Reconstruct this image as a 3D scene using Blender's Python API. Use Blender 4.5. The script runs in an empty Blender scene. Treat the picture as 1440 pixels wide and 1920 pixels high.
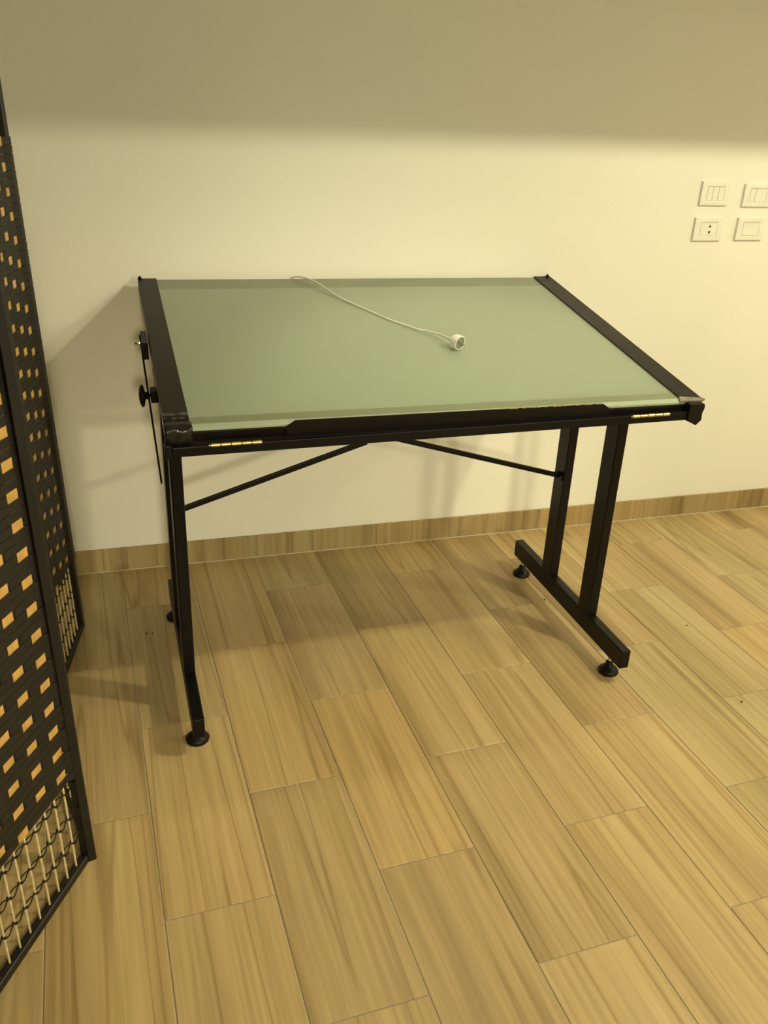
import bpy, bmesh, math, random
from mathutils import Vector, Matrix
random.seed(7)
C = bpy.context.scene.collection
SC = bpy.context.scene

# ------------------------------------------------------------------ camera
F_PX = 1628.08
R_ = Vector((0.95942464, -0.27902438, 0.04061708))
U_ = Vector((0.08516489, 0.42408488, 0.90160909))
FW = Vector((0.26879601, 0.86156683, -0.43064057))
cam = bpy.data.cameras.new('camera'); cam.sensor_fit = 'VERTICAL'; cam.sensor_height = 36.0
cam.lens = F_PX / 1920 * 36.0; cam.clip_start = 0.02
co = bpy.data.objects.new('camera', cam); C.objects.link(co)
m = Matrix((R_, U_, -FW)).transposed().to_4x4()
m.translation = Vector((0.0, -2.70026, 1.48244))
co.matrix_world = m
SC.camera = co

# ------------------------------------------------------------------ world, view, lamps
w = bpy.data.worlds.new('world'); SC.world = w; w.use_nodes = True
w.node_tree.nodes['Background'].inputs[0].default_value = (0.9, 0.75, 0.45, 1)
w.node_tree.nodes['Background'].inputs[1].default_value = 0.0
SC.view_settings.view_transform = 'Standard'; SC.view_settings.look = 'None'
SC.view_settings.gamma = 1.0; SC.view_settings.use_curve_mapping = False
SC.view_settings.exposure = 0.06
WARM = (1.0, 0.90, 0.57)

def lamp(name, kind, loc, power, radius, target=None, size=60, blend=0.3):
    l = bpy.data.lights.new(name, kind); l.energy = power; l.color = WARM; l.shadow_soft_size = radius
    if kind == 'SPOT':
        l.spot_size = math.radians(size); l.spot_blend = blend
    o = bpy.data.objects.new(name, l); C.objects.link(o); o.location = loc
    if target: o.rotation_euler = (Vector(target) - Vector(loc)).to_track_quat('-Z', 'Y').to_euler()
    return o
lamp('ceiling_lamp_light', 'POINT', (2.05, -1.73, 2.5), 90, 0.045)
lamp('ceiling_lamp_light', 'POINT', (3.5, -1.73, 2.5), 40, 0.045)
lamp('far_ceiling_lamp_light', 'POINT', (2.6, -4.1, 2.33), 9, 0.04)
lamp('back_fill_light', 'SPOT', (0.1, -6.6, 2.3), 540, 0.2, (0.6, 0, 0.05), 24, 1.0)  # added fill spot behind the camera, aimed low to brighten wall under table
lamp('back_fill_light', 'SPOT', (3.4, -7.0, 2.2), 330, 0.2, (0.8, 0, 0.8), 60, 0.9)  # unseen wide fill spot, added to lift the upper wall
lamp('soffit_spot_light', 'SPOT', (0.9, -0.62, 1.84), 14, 0.03, (0.9, -0.75, 0), 80, 0.6)

# ------------------------------------------------------------------ helpers
def obj(name, bm, mats, parent=None, smooth=False, bevel=0.0, seg=2):
    me = bpy.data.meshes.new(name); bm.to_mesh(me); bm.free()
    for mt in (mats if isinstance(mats, (list, tuple)) else [mats]): me.materials.append(mt)
    o = bpy.data.objects.new(name, me); C.objects.link(o)
    if parent: o.parent = parent
    if smooth:
        for p in me.polygons: p.use_smooth = True
    if bevel:
        b = o.modifiers.new('bevel', 'BEVEL'); b.width = bevel; b.segments = seg; b.limit_method = 'ANGLE'
    return o
def linked(name, me, parent=None, loc=(0, 0, 0)):
    o = bpy.data.objects.new(name, me); C.objects.link(o); o.location = loc
    if parent: o.parent = parent
    return o
def empty(name, loc, rz, label, cat, group=None):
    o = bpy.data.objects.new(name, None); C.objects.link(o); o.empty_display_size = 0.1
    o.location = loc; o.rotation_euler = (0, 0, rz); tag(o, label, cat, group); return o
def tag(o, label, cat, group=None):
    o['label'] = label; o['category'] = cat
    if group: o['group'] = group
    return o
def struct(name, bm, mt, parent=None, **k):
    o = obj(name, bm, mt, parent, **k); o['kind'] = 'structure'; return o
def box(bm, lo, hi, X=None):
    vs = [bm.verts.new((x, y, z)) for z in (lo[2], hi[2]) for y in (lo[1], hi[1]) for x in (lo[0], hi[0])]
    for f in ((0, 2, 3, 1), (4, 5, 7, 6), (0, 1, 5, 4), (2, 6, 7, 3), (0, 4, 6, 2), (1, 3, 7, 5)):
        bm.faces.new([vs[i] for i in f])
    if X:
        for v in vs: v.co = X(v.co)
    return vs
def bx(lo, hi, X=None):
    bm = bmesh.new(); box(bm, lo, hi, X); return bm
def prism(bm, pts, a, b, f):
    """pts: 2D outline; f(p, t) -> 3D, t = a or b"""
    v0 = [bm.verts.new(f(p, a)) for p in pts]; v1 = [bm.verts.new(f(p, b)) for p in pts]
    n = len(pts)
    bm.faces.new(v0); bm.faces.new(list(reversed(v1)))
    for i in range(n): bm.faces.new((v0[i], v1[i], v1[(i + 1) % n], v0[(i + 1) % n]))
    bmesh.ops.recalc_face_normals(bm, faces=bm.faces[:])
def frame_of(d):
    d = Vector(d).normalized(); a = Vector((0, 0, 1)) if abs(d.z) < 0.9 else Vector((1, 0, 0))
    s = d.cross(a).normalized(); return s, s.cross(d).normalized(), d
def tube(bm, pts, r, n=8, cap=True):
    pts = [Vector(p) for p in pts]; rings = []
    for i, p in enumerate(pts):
        d = (pts[min(i + 1, len(pts) - 1)] - pts[max(i - 1, 0)])
        s, t, _ = frame_of(d); rr = r[i] if isinstance(r, (list, tuple)) else r
        rings.append([bm.verts.new(p + s * rr * math.cos(2 * math.pi * k / n) + t * rr * math.sin(2 * math.pi * k / n)) for k in range(n)])
    for a, b in zip(rings, rings[1:]):
        for k in range(n): bm.faces.new((a[k], a[(k + 1) % n], b[(k + 1) % n], b[k]))
    if cap:
        bm.faces.new(list(reversed(rings[0]))); bm.faces.new(rings[-1])
    bmesh.ops.recalc_face_normals(bm, faces=bm.faces[:])
def lathe(bm, base, axis, prof, n=24):
    """prof: list of (distance along axis, radius)"""
    s, t, d = frame_of(axis); base = Vector(base); rings = []
    for h, r in prof:
        c = base + d * h
        rings.append([bm.verts.new(c + s * r * math.cos(2 * math.pi * k / n) + t * r * math.sin(2 * math.pi * k / n)) for k in range(n)])
    for a, b in zip(rings, rings[1:]):
        for k in range(n): bm.faces.new((a[k], a[(k + 1) % n], b[(k + 1) % n], b[k]))
    bm.faces.new(rings[0]); bm.faces.new(rings[-1])
    bmesh.ops.recalc_face_normals(bm, faces=bm.faces[:])
def bar(bm, a, b, wd, th, up=(0, 0, 1)):
    """rectangular bar from a to b; wd across (in the direction near 'up'), th the other way"""
    a = Vector(a); b = Vector(b); d = (b - a).normalized(); s = d.cross(Vector(up)).normalized(); t = s.cross(d).normalized()
    q = [(-1, -1), (1, -1), (1, 1), (-1, 1)]
    v0 = [bm.verts.new(a + s * x * th / 2 + t * y * wd / 2) for x, y in q]; v1 = [bm.verts.new(b + s * x * th / 2 + t * y * wd / 2) for x, y in q]
    bm.faces.new(v0); bm.faces.new(v1)
    for i in range(4): bm.faces.new((v0[i], v0[(i + 1) % 4], v1[(i + 1) % 4], v1[i]))
    bmesh.ops.recalc_face_normals(bm, faces=bm.faces[:])
def smoothline(pts, n=8):
    pts = [Vector(p) for p in pts]; out = []
    P = [pts[0]] + pts + [pts[-1]]
    for i in range(1, len(P) - 2):
        for k in range(n):
            t = k / n; a, b, c, d = P[i - 1], P[i], P[i + 1], P[i + 2]
            out.append(0.5 * ((2 * b) + (-a + c) * t + (2 * a - 5 * b + 4 * c - d) * t * t + (-a + 3 * b - 3 * c + d) * t ** 3))
    out.append(pts[-1]); return out

# ------------------------------------------------------------------ materials
def mat(name, col, rough=0.5, metal=0.0, spec=0.5, bump=None, var=None):
    mt = bpy.data.materials.new(name); mt.use_nodes = True; nt = mt.node_tree; b = nt.nodes['Principled BSDF']
    b.inputs['Base Color'].default_value = (*col, 1); b.inputs['Roughness'].default_value = rough
    b.inputs['Metallic'].default_value = metal; b.inputs['Specular IOR Level'].default_value = spec
    tc = nt.nodes.new('ShaderNodeTexCoord')
    if bump:
        no = nt.nodes.new('ShaderNodeTexNoise'); no.inputs['Scale'].default_value = bump[0]; no.inputs['Detail'].default_value = 4
        bp = nt.nodes.new('ShaderNodeBump'); bp.inputs['Strength'].default_value = bump[1]; bp.inputs['Distance'].default_value = bump[2]
        nt.links.new(tc.outputs['Object'], no.inputs['Vector']); nt.links.new(no.outputs['Fac'], bp.inputs['Height']); nt.links.new(bp.outputs['Normal'], b.inputs['Normal'])
    if var:
        no = nt.nodes.new('ShaderNodeTexNoise'); no.inputs['Scale'].default_value = var[0]; no.inputs['Detail'].default_value = 5
        rp = nt.nodes.new('ShaderNodeValToRGB')
        rp.color_ramp.elements[0].position = 0.3; rp.color_ramp.elements[1].position = 0.7
        rp.color_ramp.elements[0].color = (*[c * (1 - var[1]) for c in col], 1); rp.color_ramp.elements[1].color = (*[min(1, c * (1 + var[1])) for c in col], 1)
        nt.links.new(tc.outputs['Object'], no.inputs['Vector']); nt.links.new(no.outputs['Fac'], rp.inputs[0]); nt.links.new(rp.outputs[0], b.inputs['Base Color'])
    return mt
M_WALL = mat('wall_paint', (0.85, 0.845, 0.80), 0.75, bump=(180, 0.15, 0.002), var=(1.3, 0.015))
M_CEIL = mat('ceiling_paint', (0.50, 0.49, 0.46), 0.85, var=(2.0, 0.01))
M_GROUT = mat('grout', (0.40, 0.35, 0.27), 0.9, bump=(300, 0.3, 0.001), var=(12, 0.12))
M_BLACK = mat('black_painted_steel', (0.0035, 0.0028, 0.0028), 0.38, spec=0.22, bump=(900, 0.25, 0.0004), var=(8, 0.25))
M_BLACKP = mat('black_plastic', (0.0035, 0.003, 0.0028), 0.42, spec=0.25, var=(30, 0.2))
M_STRIP = mat('dark_board_strip', (0.012, 0.010, 0.008), 0.42, spec=0.22, bump=(500, 0.2, 0.0004), var=(5, 0.15))
M_TAPE = mat('black_adhesive_tape', (0.010, 0.010, 0.009), 0.25, bump=(60, 0.5, 0.003), var=(20, 0.2))
M_CHROME = mat('chrome', (0.75, 0.73, 0.68), 0.15, 1.0, var=(20, 0.05))
M_BRASS = mat('brass', (0.62, 0.48, 0.22), 0.36, 1.0, bump=(400, 0.2, 0.0003), var=(90, 0.22))
M_CORD = mat('white_cord', (0.72, 0.70, 0.62), 0.5, var=(40, 0.05))
M_PLUG = mat('white_plug_plastic', (0.82, 0.81, 0.78), 0.3, var=(60, 0.03))
M_PLUGF = mat('grey_plug_face', (0.20, 0.19, 0.17), 0.4, var=(120, 0.25))
M_PLATE = mat('white_switch_plastic', (0.84, 0.83, 0.79), 0.35, var=(50, 0.02))
M_DARK = mat('black_hole', (0.01, 0.01, 0.01), 0.8, var=(50, 0.2))
M_BOX = mat('light_box_panel', (0.84, 0.86, 0.80), 0.7, var=(4, 0.06))
M_RAILIN = mat('light_box_rail', (0.05, 0.06, 0.035), 0.6, var=(10, 0.1))
M_SCREEN = mat('dark_woven_strip', (0.010, 0.0078, 0.0042), 0.65, bump=(500, 0.5, 0.0008), var=(25, 0.3))
M_SCRFR = mat('dark_screen_frame', (0.007, 0.0056, 0.0042), 0.5, bump=(300, 0.2, 0.0005), var=(15, 0.3))
M_TAN = mat('tan_strip', (0.60, 0.36, 0.11), 0.55, bump=(400, 0.3, 0.0005), var=(30, 0.22))
M_ROD = mat('pale_wood_rod', (0.72, 0.60, 0.34), 0.5, var=(60, 0.2))
M_CRUMB = mat('dark_crumb', (0.02, 0.016, 0.012), 0.9, var=(200, 0.3))

def glass_material():
    """frosted glass: scatters light through the plate, a little diffuse and a soft gloss on top"""
    mt = bpy.data.materials.new('frosted_glass'); mt.use_nodes = True; nt = mt.node_tree; N = nt.nodes; Lk = nt.links
    N.remove(N['Principled BSDF']); out = N['Material Output']
    tc = N.new('ShaderNodeTexCoord'); no = N.new('ShaderNodeTexNoise'); no.inputs['Scale'].default_value = 3
    rp = N.new('ShaderNodeValToRGB'); rp.color_ramp.elements[0].color = (0.66, 0.78, 0.64, 1); rp.color_ramp.elements[1].color = (0.70, 0.81, 0.66, 1)
    Lk.new(tc.outputs['Object'], no.inputs['Vector']); Lk.new(no.outputs['Fac'], rp.inputs[0])
    df = N.new('ShaderNodeBsdfDiffuse'); tr = N.new('ShaderNodeBsdfTranslucent'); gl = N.new('ShaderNodeBsdfGlossy'); gl.inputs['Roughness'].default_value = 0.22
    gl.inputs['Color'].default_value = (0.9, 0.9, 0.88, 1)
    Lk.new(rp.outputs[0], df.inputs['Color']); Lk.new(rp.outputs[0], tr.inputs['Color'])
    m0 = N.new('ShaderNodeMixShader'); m0.inputs[0].default_value = 0.40; Lk.new(df.outputs[0], m0.inputs[1]); Lk.new(tr.outputs[0], m0.inputs[2])
    rf = N.new('ShaderNodeBsdfRefraction'); rf.inputs['Roughness'].default_value = 0.30; rf.inputs['IOR'].default_value = 1.3; rf.inputs['Color'].default_value = (0.90, 0.96, 0.88, 1)
    m1 = N.new('ShaderNodeMixShader'); m1.inputs[0].default_value = 0.52; Lk.new(m0.outputs[0], m1.inputs[1]); Lk.new(rf.outputs[0], m1.inputs[2])
    fr = N.new('ShaderNodeFresnel'); fr.inputs['IOR'].default_value = 1.45
    m2 = N.new('ShaderNodeMixShader'); Lk.new(fr.outputs[0], m2.inputs[0]); Lk.new(m1.outputs[0], m2.inputs[1]); Lk.new(gl.outputs[0], m2.inputs[2])
    Lk.new(m2.outputs[0], out.inputs['Surface'])
    return mt
M_GLASS = glass_material()
M_GBORD = mat('tinted_glass_border', (0.195, 0.225, 0.15), 0.25, spec=0.4, var=(6, 0.06))
M_GEDGE = mat('glass_edge_green', (0.36, 0.44, 0.34), 0.2, spec=0.5, var=(9, 0.05))

def tile_material(name, grain_axis='Y', dark=1.0):
    """wood-look porcelain: long soft streaks, thin wandering veins, a tone of its own for each tile"""
    mt = bpy.data.materials.new(name); mt.use_nodes = True; nt = mt.node_tree; N = nt.nodes; Lk = nt.links
    b = N['Principled BSDF']; tc = N.new('ShaderNodeTexCoord'); oi = N.new('ShaderNodeObjectInfo')
    off = N.new('ShaderNodeVectorMath'); off.operation = 'SCALE'; off.inputs[3].default_value = 37.0
    cmb = N.new('ShaderNodeCombineXYZ')
    mul = N.new('ShaderNodeMath'); mul.operation = 'MULTIPLY'; mul.inputs[1].default_value = 7.31
    Lk.new(oi.outputs['Random'], mul.inputs[0]); Lk.new(oi.outputs['Random'], cmb.inputs[0]); Lk.new(mul.outputs[0], cmb.inputs[1]); Lk.new(oi.outputs['Random'], cmb.inputs[2])
    Lk.new(cmb.outputs[0], off.inputs[0])
    add = N.new('ShaderNodeVectorMath'); add.operation = 'ADD'; Lk.new(tc.outputs['Object'], add.inputs[0]); Lk.new(off.outputs[0], add.inputs[1])
    def noise(sx, sy, detail, rough=0.5, dist=0.0):
        mp = N.new('ShaderNodeMapping'); s = (sx, sy, sx) if grain_axis == 'Y' else (sx, sx, sy)
        mp.inputs['Scale'].default_value = s; Lk.new(add.outputs[0], mp.inputs['Vector'])
        no = N.new('ShaderNodeTexNoise'); no.inputs['Scale'].default_value = 1; no.inputs['Detail'].default_value = detail
        no.inputs['Roughness'].default_value = rough; no.inputs['Distortion'].default_value = dist
        Lk.new(mp.outputs[0], no.inputs['Vector']); return no.outputs['Fac']
    def ramp(src, stops):
        r = N.new('ShaderNodeValToRGB'); e = r.color_ramp.elements
        e[0].position, e[0].color = stops[0][0], (*stops[0][1], 1); e[1].position, e[1].color = stops[-1][0], (*stops[-1][1], 1)
        for p_, c_ in stops[1:-1]:
            x = e.new(p_); x.color = (*c_, 1)
        Lk.new(src, r.inputs[0]); return r.outputs[0]
    def mix(f, a, c, mode='MULTIPLY'):
        x = N.new('ShaderNodeMix'); x.data_type = 'RGBA'; x.blend_type = mode
        if isinstance(f, float): x.inputs[0].default_value = f
        else: Lk.new(f, x.inputs[0])
        Lk.new(a, x.inputs[6]); Lk.new(c, x.inputs[7]); return x.outputs[2]
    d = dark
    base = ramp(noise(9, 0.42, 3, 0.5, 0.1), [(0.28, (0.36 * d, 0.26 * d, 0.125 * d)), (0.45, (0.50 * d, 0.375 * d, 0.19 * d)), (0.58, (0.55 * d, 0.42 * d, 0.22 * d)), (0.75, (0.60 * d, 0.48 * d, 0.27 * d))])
    fine = ramp(noise(90, 2.2, 4, 0.6, 0.1), [(0.3, (0.80, 0.79, 0.75)), (0.65, (1.04, 1.04, 1.04))])
    c = mix(1.0, base, fine)
    vein = ramp(noise(12, 0.35, 1.5, 0.4, 0.08), [(0.0, (1, 1, 1)), (0.475, (1, 1, 1)), (0.497, (0.60, 0.54, 0.44)), (0.507, (0.95, 0.93, 0.9)), (0.56, (1, 1, 1)), (1.0, (1, 1, 1))])
    c = mix(0.75, c, vein)
    tone = ramp(oi.outputs['Random'], [(0.0, (0.84, 0.82, 0.80)), (0.3, (0.97, 0.95, 0.93)), (0.55, (1.02, 1.01, 0.98)), (0.75, (0.88, 0.93, 0.93)), (0.9, (1.02, 0.99, 0.95)), (1.0, (1.09, 1.06, 0.96))])
    c = mix(1.0, c, tone)
    Lk.new(c, b.inputs['Base Color']); b.inputs['Roughness'].default_value = 0.42; b.inputs['Specular IOR Level'].default_value = 0.4
    bp = N.new('ShaderNodeBump'); bp.inputs['Strength'].default_value = 0.12; bp.inputs['Distance'].default_value = 0.001
    Lk.new(noise(90, 4.0, 4), bp.inputs['Height']); Lk.new(bp.outputs['Normal'], b.inputs['Normal'])
    return mt
M_TILE = tile_material('wood_look_tile')
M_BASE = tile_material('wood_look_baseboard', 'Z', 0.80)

# ------------------------------------------------------------------ room shell
X0, X1, Y0, ZC = -2.0, 4.2, -9.5, 2.7
struct('wall_back', bx((X0 - .1, 0.008, -0.05), (X1 + .1, 0.12, ZC)), M_WALL)
struct('wall_left', bx((X0 - .1, Y0, -0.05), (X0, 0.008, ZC)), M_WALL)
struct('wall_right', bx((X1, Y0, -0.05), (X1 + .1, 0.008, ZC)), M_WALL)
struct('wall_front', bx((X0 - .1, Y0 - .1, -0.05), (X1 + .1, Y0, ZC)), M_WALL)
struct('ceiling', bx((X0 - .1, Y0 - .1, ZC), (X1 + .1, 0.12, ZC + .1)), M_CEIL)
SOF_Z, SOF_Y = 1.868, -0.76
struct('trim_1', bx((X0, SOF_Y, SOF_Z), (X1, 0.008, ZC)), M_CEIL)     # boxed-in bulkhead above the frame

# floor: a bed of grout with every tile laid on it
floor = struct('floor', bx((X0, Y0, -0.05), (X1, 0.008, -0.0018)), M_GROUT)
TA, TX0, TY0, TW, TL = 0.03945715, -0.080884, -0.252688, 0.2225, 0.595388
GAP = 0.0022
ca, sa = math.cos(TA), math.sin(TA)
def tile_mesh(poly):
    """poly: outline in tile-local coordinates, top at z=0"""
    bm = bmesh.new(); e = 0.0012
    cx = sum(p[0] for p in poly) / len(poly); cy = sum(p[1] for p in poly) / len(poly)
    def inset(p):
        dx, dy = cx - p[0], cy - p[1]; return (p[0] + math.copysign(min(e, abs(dx)), dx), p[1] + math.copysign(min(e, abs(dy)), dy))
    bot = [bm.verts.new((p[0], p[1], -0.0018)) for p in poly]; mid = [bm.verts.new((p[0], p[1], -0.0008)) for p in poly]
    top = [bm.verts.new((*inset(p), 0.0)) for p in poly]; n = len(poly)
    for a, b in ((bot, mid), (mid, top)):
        for i in range(n): bm.faces.new((a[i], a[(i + 1) % n], b[(i + 1) % n], b[i]))
    bm.faces.new(top); bmesh.ops.recalc_face_normals(bm, faces=bm.faces[:])
    me = bpy.data.meshes.new('tile'); bm.to_mesh(me); bm.free(); me.materials.append(M_TILE); return me
hw, hl = TW / 2 - GAP / 2, TL / 2 - GAP / 2
FULL = [(-hw, -hl), (hw, -hl), (hw, hl), (-hw, hl)]
full_me = tile_mesh(FULL)
def clip(poly, nx, ny, c):       # keep nx*x+ny*y <= c
    out = []
    for i in range(len(poly)):
        a, b = poly[i], poly[(i + 1) % len(poly)]; fa = nx * a[0] + ny * a[1] - c; fb = nx * b[0] + ny * b[1] - c
        if fa <= 0: out.append(a)
        if (fa < 0) != (fb < 0) and abs(fa - fb) > 1e-12:
            t = fa / (fa - fb); out.append((a[0] + (b[0] - a[0]) * t, a[1] + (b[1] - a[1]) * t))
    return out
n_t = 0; rest = bmesh.new()
for k in range(-9, 21):
    phase = 0.0 if (k % 2 == 0) else 1.0       # columns k even: joints at TY0 + odd halves
    for j in range(-17, 2):
        yc = TY0 + (j + 0.5) * TL + (TL / 2 if k % 2 != 0 else 0.0)
        xc = TX0 + (k + 0.5) * TW
        wx, wy = ca * xc - sa * yc, sa * xc + ca * yc
        if wx < X0 - 0.3 or wx > X1 + 0.3 or wy < Y0 - 0.3 or wy > 0.35: continue
        poly = FULL
        for (nx, ny, c0) in ((0, 1, -0.001), (0, -1, -(Y0 + 0.001)), (1, 0, X1 - 0.001), (-1, 0, -(X0 + 0.001))):
            lx, ly = nx * ca + ny * sa, -nx * sa + ny * ca
            poly = clip(poly, lx, ly, c0 - (nx * wx + ny * wy))
            if len(poly) < 3: break
        if len(poly) < 3: continue
        area = abs(sum(poly[i][0] * poly[(i + 1) % len(poly)][1] - poly[(i + 1) % len(poly)][0] * poly[i][1] for i in range(len(poly)))) / 2
        if area < 2e-4: continue
        if wy < -3.9:                       # far behind the camera: joined
            bot = [rest.verts.new((wx + ca * p[0] - sa * p[1], wy + sa * p[0] + ca * p[1], 0.0)) for p in poly]; rest.faces.new(bot); continue
        full = len(poly) == 4 and all(abs(a[0] - b[0]) < 1e-9 and abs(a[1] - b[1]) < 1e-9 for a, b in zip(poly, FULL))
        o = linked('tile', full_me if full else tile_mesh(poly), floor, (wx, wy, random.uniform(-0.0002, 0.0002)))
        o.rotation_euler = (0, 0, TA); n_t += 1

struct('trim_2', bx((X0, -0.0022, 0.0002), (X1, 0.0012, 0.0030)), mat('pale_joint_filler', (0.62, 0.55, 0.42), 0.8, var=(20, 0.1)))   # pale joint at the foot of the baseboard
ro = obj('tile', rest, M_TILE, floor); ro['kind'] = 'stuff'
# baseboard, cut from the same tiles
BH = 0.0847
bb = struct('baseboard_back', bx((X0, 0.0015, 0), (X1, 0.0075, BH - 0.002)), M_GROUT)
bbx = [X0 + 0.001, -1.42, -0.975, -0.53, TX0 + 0.0, TX0 + 0.439, TX0 + 0.882, TX0 + 1.101, TX0 + 1.552, TX0 + 2.005, TX0 + 2.445, TX0 + 2.89, TX0 + 3.335, TX0 + 3.78, X1 - 0.001]
for a, b in zip(bbx, bbx[1:]):
    o = obj('tile', bx((-(b - a) / 2 + .0012, -0.0035, 0.0025 - BH / 2), ((b - a) / 2 - .0012, 0.0035, BH / 2)), M_BASE, bb, bevel=0.0008, seg=1)
    o.location = ((a + b) / 2, 0.0035, BH / 2)

# ------------------------------------------------------------------ drafting table
OX, OY, YAW = 0.675, -0.62, math.radians(1.1)
T = empty('drafting_table', (OX, OY, 0), YAW, 'large drafting table with tilted frosted glass top and black steel base', 'table')
TH, RO = 0.158, -0.011
ex = Vector((math.cos(RO), 0, math.sin(RO))); ey = Vector((-math.sin(TH) * math.sin(RO), math.cos(TH), math.sin(TH) * math.cos(RO))); en = ex.cross(ey)
H0 = Vector((0.0535, -0.284, 0.823))
def B(c): return H0 + ex * c[0] + ey * c[1] + en * c[2]      # board coordinates -> table coordinates
def tbox(name, lo, hi, mt, X=None, bevel=0.0015, parent=T, label=None):
    o = obj(name, bx(lo, hi, X), mt, parent, bevel=bevel)
    if label: o['label'] = label
    return o
# two end frames: foot rail, two uprights, top rail, two levelling feet
for s in (-1, 1):
    ul, ur = (-0.606, -0.577) if s < 0 else (0.572, 0.601)
    fr = tbox('foot_rail', (ul, -0.358, 0.058), (ur, 0.338, 0.115), M_BLACK, bevel=0.003)
    for v0, v1 in ((-0.167, -0.103), (0.078, 0.140)):
        tbox('upright', (ul + .0003, v0, 0.114), (ur - .0003, v1, 0.748), M_BLACK, bevel=0.003)
    tbox('top_rail', (ul, -0.19, 0.746), (ur, 0.28, 0.772), M_BLACK, bevel=0.002)
    uc = (ul + ur) / 2
    for v in (-0.290, 0.294):
        bm = bmesh.new()
        lathe(bm, (uc, v, 0.0), (0, 0, 1), [(0, 0.0285), (0.006, 0.0300), (0.012, 0.0265), (0.019, 0.0190), (0.024, 0.0125), (0.031, 0.0105), (0.036, 0.0105)], 28)
        ft = obj('levelling_foot', bm, M_BLACKP, T, smooth=True)
        bm = bmesh.new(); lathe(bm, (uc, v, 0.0345), (0, 0, 1), [(0, 0.0052), (0.008, 0.0062), (0.0095, 0.0052), (0.011, 0.0062), (0.0125, 0.0052), (0.0235, 0.0052)], 12)
        sc = obj('stem', bm, M_CHROME, ft, smooth=True); sc['label'] = 'threaded chrome stem'
# base frame under the board
fz0, fz1 = 0.7725, 0.7945
tbox('front_beam', (-0.606, -0.304, fz0), (0.690, -0.280, fz1), M_BLACK, bevel=0.002)
tbox('back_beam', (-0.606, 0.285, fz0), (0.690, 0.309, fz1), M_BLACK, bevel=0.002)
for u0 in (-0.606, 0.666):
    tbox('side_beam', (u0, -0.2795, fz0), (u0 + 0.024, 0.2845, fz1), M_BLACK, bevel=0.002)
# cross bar and the two slanting braces
tbox('cross_bar', (-0.5765, 0.094, 0.645), (0.5715, 0.126, 0.672), M_BLACK, bevel=0.002)
tbox('brace_plate', (-0.062, 0.100, 0.612), (0.048, 0.120, 0.646), M_BLACK, bevel=0.001)
for pts in (((-0.576, 0.110, 0.452), (-0.050, 0.110, 0.612)), ((0.571, 0.110, 0.455), (0.038, 0.110, 0.615))):
    bm = bmesh.new(); bar(bm, pts[0], pts[1], 0.0145, 0.010); obj('brace', bm, M_BLACK, T, bevel=0.001)
tbox('brace_tab', (0.5668, 0.084, 0.447), (0.5722, 0.122, 0.465), M_BLACK, bevel=0.001)
# board: rails, closed light box bottom, glass plate
BW, BD = 0.6675, 0.902
tbox('front_rail', (-0.64, 0.018, -0.0250), (0.64, 0.058, -0.0068), M_RAILIN, B, 0.001)
tbox('front_spacer', (-0.64, 0.0040, -0.0250), (0.64, 0.0175, -0.0068), M_BOX, B, 0.0005)
tbox('front_fascia', (-0.661, -0.006, -0.0290), (0.645, 0.0035, -0.0068), M_BLACK, B, 0.001)
tbox('back_rail', (-0.64, BD - 0.055, -0.0250), (0.64, BD - 0.003, -0.0068), M_RAILIN, B, 0.001)
for a, b in ((-BW + .002, -BW + .028), (BW - .028, BW - .002)):
    tbox('side_rail', (a, 0.004, -0.0265), (b, BD - 0.003, -0.0068), M_BLACK, B, 0.001)
tbox('bottom_panel', (-0.639, 0.010, -0.0300), (0.639, BD - 0.010, -0.0252), M_BOX, B, 0.0005)
g = tbox('glass_plate', (-BW + .001, 0.0475, -0.0062), (BW - .001, 0.8255, 0.0), M_GLASS, B, 0.0004, label='pale green frosted glass plate')
GX = (-BW + .001, BW - .001)
tbox('glass_border', (GX[0], 0.826, -0.0062), (GX[1], BD, 0.0), M_GBORD, B, 0.0004, label='darker glass border along the far edge')
tbox('glass_border', (GX[0], 0.0180, -0.0062), (GX[1], 0.0472, 0.0), M_GBORD, B, 0.0004, label='darker glass border near the front edge')
tbox('glass_edge', (GX[0], -0.004, -0.0062), (GX[1], 0.0177, 0.0), M_GEDGE, B, 0.0008, label='pale polished front edge of the glass')
for a, b, lb in ((-BW - .0015, -BW + .0515, 'left'), (BW - .0565, BW + .0045, 'right')):
    tbox('edge_strip', (a, 0.0005, 0.0004), (b, BD + 0.001, 0.0040), M_STRIP, B, 0.0012)
    o = (a if lb == 'left' else b - 0.0035)
    tbox('edge_flange', (o, 0.0005, -0.0262), (o + 0.0035 if lb == 'right' else o + 0.0030, BD + 0.001, 0.0003), M_STRIP, B, 0.0008)
# rubber nubs on the two far corners
for uu in (-BW + 0.004, BW - 0.008):
    bm = bmesh.new(); c = B((uu, BD - 0.004, 0.0042)); lathe(bm, c, en, [(0, 0.006), (0.004, 0.0055), (0.008, 0.002)], 14); obj('corner_nub', bm, M_BLACKP, T, smooth=True)
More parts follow.
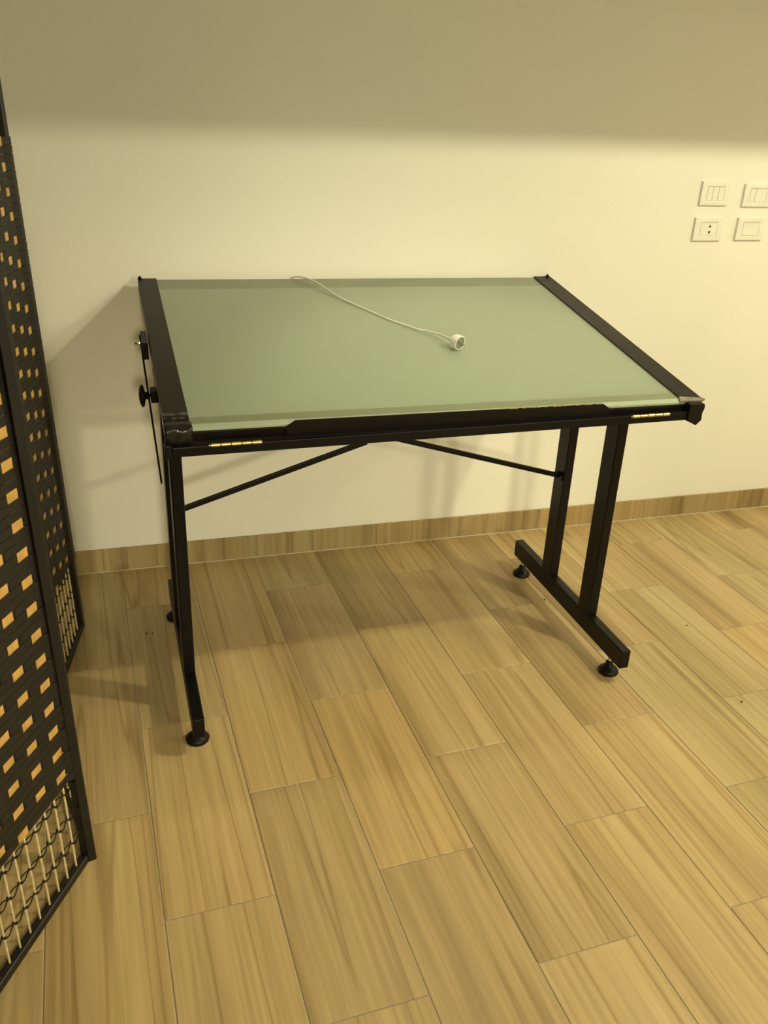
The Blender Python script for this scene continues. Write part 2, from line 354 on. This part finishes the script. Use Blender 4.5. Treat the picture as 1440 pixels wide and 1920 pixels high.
# creased black tape round the near left corner
bm = bmesh.new(); rows = []; nx = 10
prof = [(0.062, 0.0052), (0.052, 0.0060), (0.046, 0.0078), (0.041, 0.0056), (0.034, 0.0064), (0.030, 0.0084), (0.026, 0.0058), (0.016, 0.0060), (0.006, 0.0062), (-0.004, 0.0050), (-0.0095, 0.0005), (-0.0105, -0.008), (-0.0105, -0.0275), (-0.0105, -0.036)]
for i, (yy, zz) in enumerate(prof):
    rows.append([bm.verts.new(B((-BW - 0.0035 + (0.0535 + (0.004 if i > 6 else 0)) * k / nx, yy + 0.002 * math.sin(k * 0.9 + i), zz + (0.0010 * math.sin(k * 1.7 + i * 2.1) if i < 9 else 0)))) for k in range(nx + 1)])
side = []
for i, r in enumerate(rows):
    v = r[0].co; side.append(bm.verts.new(v - ex * 0.0005 - en * 0.018 if i < 9 else v + ey * 0.012))
for i in range(len(rows) - 1):
    for k in range(nx): bm.faces.new((rows[i][k], rows[i][k + 1], rows[i + 1][k + 1], rows[i + 1][k]))
    bm.faces.new((side[i], rows[i][0], rows[i + 1][0], side[i + 1]))
bmesh.ops.recalc_face_normals(bm, faces=bm.faces[:])
o = obj('corner_tape', bm, M_TAPE, T, smooth=True); sm = o.modifiers.new('thick', 'SOLIDIFY'); sm.thickness = 0.0006; o['label'] = 'creased black tape wrapped round the near left corner'
# bent metal corner shows at the left end
bm = bmesh.new(); tube(bm, [B((-BW - 0.004, 0.030, 0.002)), B((-BW - 0.0045, 0.012, -0.002)), B((-BW - 0.003, -0.002, -0.012)), B((-BW + 0.002, -0.008, -0.022))], 0.0022, 6)
obj('corner_clip', bm, M_CHROME, T, smooth=True)
# near right corner: pale tape end and a faceted black bumper
bm = bmesh.new(); prism(bm, [(0.6115, 0.018), (0.672, 0.006), (0.6775, -0.001), (0.6675, -0.006), (0.600, -0.006)], 0.0002, 0.0048, lambda p, t: B((p[0], p[1], t)))
o = obj('corner_tape', bm, mat('grey_worn_tape', (0.20, 0.19, 0.14), 0.35, bump=(120, 0.5, 0.002), var=(80, 0.4)), T); o['label'] = 'scuffed grey tape on the near right corner'
bm = bmesh.new(); prism(bm, [(0.671, 0.8165), (0.7145, 0.8150), (0.7165, 0.805), (0.7120, 0.790), (0.7135, 0.772), (0.699, 0.758), (0.690, 0.7635), (0.671, 0.7715)], -0.310, -0.276, lambda p, t: Vector((p[0], t, p[1])))
obj('corner_bumper', bm, M_BLACKP, T, bevel=0.0015)
tbox('corner_bumper', (-0.6215, -0.3045, 0.770), (-0.6068, -0.279, 0.800), M_BLACKP, None, 0.002)
# pencil ledge: flat black plate with cut corners standing above the glass
def LG(p, t): return B((p[0], -0.0072 - t, p[1]))
bm = bmesh.new(); prism(bm, [(-0.410, -0.0280), (0.398, -0.0280), (0.398, -0.0040), (0.374, 0.0105), (-0.392, 0.0105), (-0.413, -0.0050)], 0.0, 0.0025, LG)
obj('pencil_ledge', bm, M_BLACKP, T, bevel=0.0006)
bm = bmesh.new(); prism(bm, [(-0.410, -0.0300), (0.398, -0.0300), (0.398, -0.0270), (-0.410, -0.0270)], 0.0, 0.010, LG)
obj('ledge_lip', bm, M_BLACKP, T, bevel=0.0006)
# worn shiny flecks on the ledge's upper edge
bm = bmesh.new(); rr = random.Random(3)
for i in range(26):
    u0 = rr.uniform(0.12, 0.37); ln = rr.uniform(0.002, 0.012); box(bm, (u0, -0.0098, 0.0098), (u0 + ln, -0.0070, 0.0098 + rr.uniform(0.0012, 0.0022)), B)
o = obj('edge_glue', bm, M_CHROME, T); o['kind'] = 'stuff'; o['label'] = 'shiny flecks of old glue on the ledge edge'
# brass piano-hinge barrels
for a, b in ((-0.526, -0.414), (0.510, 0.618)):
    bm = bmesh.new(); n = 5; zz = 0.7945 + (0.001 if a < 0 else -0.0022); st = (b - a) / n
    prof = []
    for i in range(n):
        prof += [(i * st + 0.0002, 0.0026), (i * st + 0.0016, 0.0040 if i % 2 else 0.0044), ((i + 1) * st - 0.0016, 0.0040 if i % 2 else 0.0044), ((i + 1) * st - 0.0002, 0.0026)]
    lathe(bm, (a, -0.3045, zz), (1, 0, 0), prof, 12); hg = obj('hinge', bm, M_BRASS, T, smooth=False); hg['label'] = 'brass hinge barrel'
    bm = bmesh.new(); lathe(bm, (a - 0.0035, -0.3045, zz), (1, 0, 0), [(0, 0.0012), (0.001, 0.0026), (0.0034, 0.0026)], 10); obj('pin', bm, M_CHROME, hg)
    o = tbox('hinge_leaf', (a, -0.3012, zz - 0.0015), (b, -0.2935, zz + 0.0012), M_BLACK, None, 0.0)
    o.parent = hg
# tilt stay on the left side: slotted bar, pivot bolt, clamp knob
Pt, Pb = Vector((-0.635, 0.212, 0.905)), Vector((-0.6205, -0.040, 0.603))
bm = bmesh.new(); bar(bm, Pt, Pb, 0.020, 0.0045, (0, 1, 0)); st = obj('tilt_stay', bm, M_BLACK, T, bevel=0.0008)
bm = bmesh.new(); prism(bm, [(0.16, 0.870), (0.235, 0.882), (0.235, 0.925), (0.16, 0.913)], -0.6335, -0.6185, lambda p, t: Vector((t, p[0], p[1] - 0.012))); obj('stay_bracket', bm, M_BLACK, T, bevel=0.001)
bm = bmesh.new(); lathe(bm, (-0.634, 0.200, 0.8915), (-1, 0, 0), [(0, 0.0085), (0.005, 0.0085), (0.0052, 0.006), (0.009, 0.0055), (0.0092, 0.0035), (0.013, 0.0042), (0.016, 0.002)], 12)
obj('pivot_bolt', bm, M_CHROME, T, smooth=False)
kc = Vector((-0.6285, 0.108, 0.7805))
bm = bmesh.new(); lathe(bm, kc + Vector((-0.0020, 0, 0)), (-1, 0, 0), [(0, 0.0100), (0.006, 0.0090), (0.0075, 0.0150), (0.010, 0.0270), (0.014, 0.0290), (0.018, 0.0260), (0.021, 0.017), (0.0225, 0.006)], 24)
kb = obj('clamp_knob', bm, M_BLACKP, T, smooth=True)
bm = bmesh.new(); lathe(bm, kc + Vector((0.006, 0, 0)), (-1, 0, 0), [(0, 0.0045), (0.010, 0.0045)], 10); obj('stem', bm, M_CHROME, kb, smooth=True)
tbox('clamp_block', (-0.6245, 0.088, 0.766), (-0.6062, 0.128, 0.797), M_BLACK, None, 0.002)

# ------------------------------------------------------------------ power cord and plug on the glass
RZ = Matrix.Translation((OX, OY, 0)) @ Matrix.Rotation(YAW, 4, 'Z')
def W(c): return RZ @ B(c)
PC = empty('power_cord', W((0.06, 0.5, 0.0)), 0, 'thin white power cord with round plug lying across the glass table top', 'cord')
Mi = Matrix.Translation(-W((0.06, 0.5, 0.0)))
def L(c): return Mi @ W(c)
ctl = [(-0.215, 0.9135, -0.05), (-0.214, 0.9120, -0.022), (-0.212, 0.9095, -0.004), (-0.205, 0.903, 0.006), (-0.190, 0.892, 0.0105), (-0.172, 0.872, 0.0125), (-0.148, 0.834, 0.012), (-0.128, 0.786, 0.0085), (-0.100, 0.727, 0.0040),
       (-0.055, 0.652, 0.0024), (-0.001, 0.563, 0.0024), (0.035, 0.517, 0.0030), (0.057, 0.486, 0.0045), (0.082, 0.460, 0.0080), (0.103, 0.424, 0.0130), (0.1155, 0.3840, 0.0185)]
bm = bmesh.new(); tube(bm, [L(c) for c in smoothline(ctl, 6)], 0.0027, 8); obj('cord', bm, M_CORD, PC, smooth=True)
a0 = L((0.1150, 0.3850, 0.0186)); ax = (L((0.1410, 0.3320, 0.0206)) - a0).normalized()
bm = bmesh.new(); lathe(bm, a0, ax, [(0, 0.0040), (0.008, 0.0060), (0.012, 0.0120), (0.017, 0.0165), (0.022, 0.0178), (0.026, 0.0182), (0.038, 0.0190), (0.0400, 0.0187), (0.0402, 0.0172), (0.0375, 0.0168)], 28)
pl = obj('plug', bm, M_PLUG, PC, smooth=False)
bm = bmesh.new(); lathe(bm, a0 + ax * 0.0374, ax, [(0, 0.0168), (0.0012, 0.0168)], 24); obj('plug_face', bm, M_PLUGF, pl)['label'] = 'grey face of the plug'
s_, t_, _ = frame_of(ax); q = (s_ * 0.8 + t_ * 0.6).normalized()
for sg in (-1, 1):
    bm = bmesh.new(); lathe(bm, a0 + ax * 0.0384 + q * 0.0072 * sg, ax, [(0, 0.0022), (0.008, 0.0022), (0.0155, 0.0020), (0.017, 0.0010)], 10); obj('pin', bm, M_CHROME, pl, smooth=True)
r2 = s_ * -0.6 + t_ * 0.8
for sg in (-1, 1):
    bm = bmesh.new(); bar(bm, a0 + ax * 0.014 + r2 * 0.0180 * sg, a0 + ax * 0.037 + r2 * 0.0188 * sg, 0.007, 0.0022, q); obj('grip_rib', bm, M_PLUG, pl)

# ------------------------------------------------------------------ switch plates and socket on the wall
def plate(name, x0, x1, z0, z1, label, cat, kind, rot=0.0):
    cx, cz = (x0 + x1) / 2, (z0 + z1) / 2; hx, hz = (x1 - x0) / 2, (z1 - z0) / 2
    e = empty(name, (cx, 0.008, cz), 0, label, cat, 'white plates on the wall'); e.rotation_euler = (0, rot, 0)
    ox, oz = (0.0335, 0.0225)
    bm = bmesh.new()   # bevelled ring
    R0 = [(-hx, -hz), (hx, -hz), (hx, hz), (-hx, hz)]; R1 = [(p[0] * 0.985, p[1] * 0.975) for p in R0]; R2 = [(math.copysign(ox + .003, p[0]), math.copysign(oz + .003, p[1])) for p in R0]; R3 = [(math.copysign(ox, p[0]), math.copysign(oz, p[1])) for p in R0]
    lv = [(R0, 0.0), (R0, -0.0052), (R1, -0.0085), (R2, -0.0090), (R3, -0.0080), (R3, -0.002)]
    rg = [[bm.verts.new((p[0], y, p[1])) for p in r] for r, y in lv]
    for a, b in zip(rg, rg[1:]):
        for i in range(4): bm.faces.new((a[i], a[(i + 1) % 4], b[(i + 1) % 4], b[i]))
    bm.faces.new(rg[-1]); bm.faces.new(list(reversed(rg[0]))); bmesh.ops.recalc_face_normals(bm, faces=bm.faces[:])
    obj('cover_frame', bm, M_PLATE, e, bevel=0.0008)
    if kind == 'socket':
        ins = obj('insert', bx((-ox + .0006, -0.0086, -oz + .0006), (ox - .0006, -0.0022, oz - .0006)), M_PLATE, e, bevel=0.0006)
        for sg in (1, -1):
            bm = bmesh.new(); zz = 0.0095 * sg; r = 0.0046
            prism(bm, [(0.004 - r, zz - r * 0.7 * sg), (0.004 + r, zz - r * 0.7 * sg), (0.004 + r * 0.4, zz + r * sg), (0.004 - r * 0.4, zz + r * sg)], -0.0090, -0.0080, lambda p, t: Vector((p[0], t, p[1])))
            h = obj('socket_hole', bm, M_DARK, ins); h['label'] = 'black socket hole'
    else:
        widths = {'one': [-1, 1], 'three': [-1, -0.34, 0.34, 1], 'wide': [-1, -0.34, 1]}[kind]
        for a, b in zip(widths, widths[1:]):
            x_0, x_1 = a * ox + .0006, b * ox - .0006
            bm = bmesh.new(); zs = oz - .0008
            prism(bm, [(-0.0022, -zs), (-0.0088, -zs), (-0.0080, 0), (-0.0092, zs), (-0.0022, zs)], x_0, x_1, lambda p, t: Vector((t, p[0], p[1])))
            rk = obj('rocker', bm, M_PLATE, e, bevel=0.0005)
    return e
plate('light_switch', 1.920, 2.033, 1.193, 1.270, 'white wall switch plate, upper left of the four beside the right edge', 'switch', 'three')
plate('light_switch', 2.092, 2.208, 1.190, 1.265, 'white wall switch plate with narrow rockers, upper right of the four', 'switch', 'wide')
plate('wall_socket', 1.918, 2.033, 1.076, 1.153, 'white wall socket plate with two black holes, below a switch', 'socket', 'socket')
plate('light_switch', 2.091, 2.206, 1.078, 1.154, 'white wall switch plate right of the socket with black holes', 'switch', 'one')

# ------------------------------------------------------------------ folding woven screen
SW, SH, NROD, DX, FIRST = 0.473, 1.62, 12, 0.0330, 0.0550
WZ0, RH, NROW = 0.2316, 0.01827, 62
WZ1 = WZ0 + RH * NROW
SCR = empty('folding_screen', (-0.21, -0.9, 0), 0, 'dark brown woven folding screen with tan squares at the left edge', 'screen')
so = Vector((-0.21, -0.9, 0))
def strip_mesh(phase, flip):
    fr = 0.0104 * flip
    """one dark horizontal strip: in front of the tan strips, dipping behind every third one"""
    bm = bmesh.new(); pts = [(0.0005, fr), (0.026, fr)]
    A = 0.0022 * flip
    for c in range(0, NROD):
        x = FIRST + c * DX
        if c % 2 == 0:
            col = c // 2
            if (phase - col) % 3 == 0:
                pts += [(x - 0.0195, A), (x - 0.0155, -A), (x + 0.0155, -A), (x + 0.0195, A)]
            else:
                pts += [(x - 0.0155, A), (x + 0.0155, A)]
    pts += [(SW - 0.026, fr), (SW - 0.0005, fr)]
    h = RH * 0.94 / 2; t = 0.0005
    r = []
    for x, y in pts: r.append([bm.verts.new((x, y - t, -h)), bm.verts.new((x, y - t, h)), bm.verts.new((x, y + t, h)), bm.verts.new((x, y + t, -h))])
    for a, b in zip(r, r[1:]):
        for i in range(4): bm.faces.new((a[i], a[(i + 1) % 4], b[(i + 1) % 4], b[i]))
    bmesh.ops.recalc_face_normals(bm, faces=bm.faces[:])
    me = bpy.data.meshes.new('weft_strip'); bm.to_mesh(me); bm.free(); me.materials.append(M_SCREEN); return me
def mesh_of(bm, name, mt):
    me = bpy.data.meshes.new(name); bm.to_mesh(me); bm.free(); me.materials.append(mt); return me
b_ = bmesh.new(); box(b_, (-0.0140, -0.0006, WZ0 - 0.002), (0.0150, 0.0006, WZ1 + 0.002)); ME_TAN = mesh_of(b_, 'tan_strip', M_TAN)
b_ = bmesh.new(); box(b_, (-0.0172, -0.0006, WZ0 - 0.002), (0.0172, 0.0006, WZ1 + 0.002)); ME_DK = mesh_of(b_, 'dark_strip', M_SCREEN)
b_ = bmesh.new(); tube(b_, [(0, 0, 0.018), (0, 0, WZ0)], 0.0022, 6); ME_ROD = mesh_of(b_, 'rod', M_ROD)
b_ = bmesh.new(); tube(b_, [(0, 0, WZ1), (0, 0, SH - 0.018)], 0.0022, 6); ME_ROD2 = mesh_of(b_, 'rod', M_ROD)
def cord_mesh(sign):
    bm = bmesh.new(); pts = []
    n = (NROD + 1) * 6
    for i in range(n + 1):
        x = 0.014 + (SW - 0.028) * i / n; u = (x - FIRST) / DX
        pts.append((x, sign * 0.0034 * math.cos(math.pi * u), sign * 0.0068 * math.sin(math.pi * u) + 0.0022 * math.sin(x * 70 + sign)))
    tube(bm, pts, [0.0013 + 0.0022 * max(0, math.cos(2 * math.pi * (p[0] - FIRST) / DX)) ** 8 for p in pts], 5); return mesh_of(bm, 'cord', M_SCRFR)
ME_CORD = [cord_mesh(1), cord_mesh(-1)]
def panel(P0, P1, flip, lean):
    """P0 the hinge edge, P1 the far edge; local x runs along the panel"""
    P0, P1 = Vector((*P0, 0)), Vector((*P1, 0)); ang = math.atan2((P1 - P0).y, (P1 - P0).x)
    bm = bmesh.new(); q_ = 0.0; f = 0.009
    box(bm, (q_, -f, 0), (q_ + 0.024, f, SH)); box(bm, (SW - 0.024, -f, 0), (SW, f, SH))
    box(bm, (0.0245, -f, 0), (SW - 0.0245, f, 0.020)); box(bm, (0.0245, -f, SH - 0.02), (SW - 0.0245, f, SH))
    pn = obj('panel_frame', bm, M_SCRFR, SCR, bevel=0.002, seg=1); yv = Vector((-math.sin(ang), math.cos(ang), 0)); pn.location = P0 - so - yv * 0.009; pn.rotation_euler = (lean, 0, ang)
    SM = [strip_mesh(p_, flip) for p_ in range(3)]
    for c in range(NROD):
        x = FIRST + c * DX
        linked('rod', ME_ROD, pn, (x, 0, 0)); linked('rod', ME_ROD2, pn, (x, 0, 0))
        if c % 2 == 0: linked('tan_strip', ME_TAN, pn, (x, 0, 0))
        else: linked('dark_strip', ME_DK, pn, (x, 0, 0))
    for r in range(NROW):
        linked('weft_strip', SM[(r - 1) % 3], pn, (0, 0, WZ0 + RH * (r + 0.5)))
    for z in (0.086, 0.150, 0.214, WZ1 + 0.03, WZ1 + 0.095, WZ1 + 0.16):
        for k in (0, 1): linked('cord', ME_CORD[k], pn, (0, 0, z))
    return pn
d1 = Vector((-0.47948587, -0.8775496))
near0 = Vector((-0.156, -1.238)); near1 = near0 + d1 * SW
far0 = Vector((-0.191, -0.320)); d2 = Vector((-0.172, -0.985)).normalized(); far1 = far0 + d2 * SW
panel(near0, near1, 1, 0.016)
panel(far0, far1, 1, 0.0226)
d3 = (near0 - far1); dl = d3.length; d3.normalize()
panel(far1 + d3 * 0.012, far1 + d3 * (0.012 + SW), -1, 0.018)

# ------------------------------------------------------------------ crumbs on the floor
def crumb(x, y, s, label):
    bm = bmesh.new(); bmesh.ops.create_icosphere(bm, subdivisions=1, radius=s)
    for v in bm.verts: v.co = Vector((v.co.x * random.uniform(.8, 1.7), v.co.y * random.uniform(.7, 1.3), v.co.z * 0.5))
    o = obj('crumb', bm, M_CRUMB); o.location = (x, y, s * 0.45); tag(o, label, 'crumb', 'crumbs on the floor')
for x, y, s, lb in ((-0.014, -0.408, 0.0030, 'dark crumb on the floor left of the rear left table foot'), (0.004, -0.412, 0.0026, 'tiny dark crumb just right of another, left of the table'),
                    (1.262, -0.487, 0.0032, 'dark crumb on the floor close beside the right foot rail'), (1.643, -0.734, 0.0026, 'small dark crumb on the floor right of the table'),
                    (1.565, -1.114, 0.0030, 'dark crumb on a floor tile at the right edge')):
    crumb(x, y, s, lb)
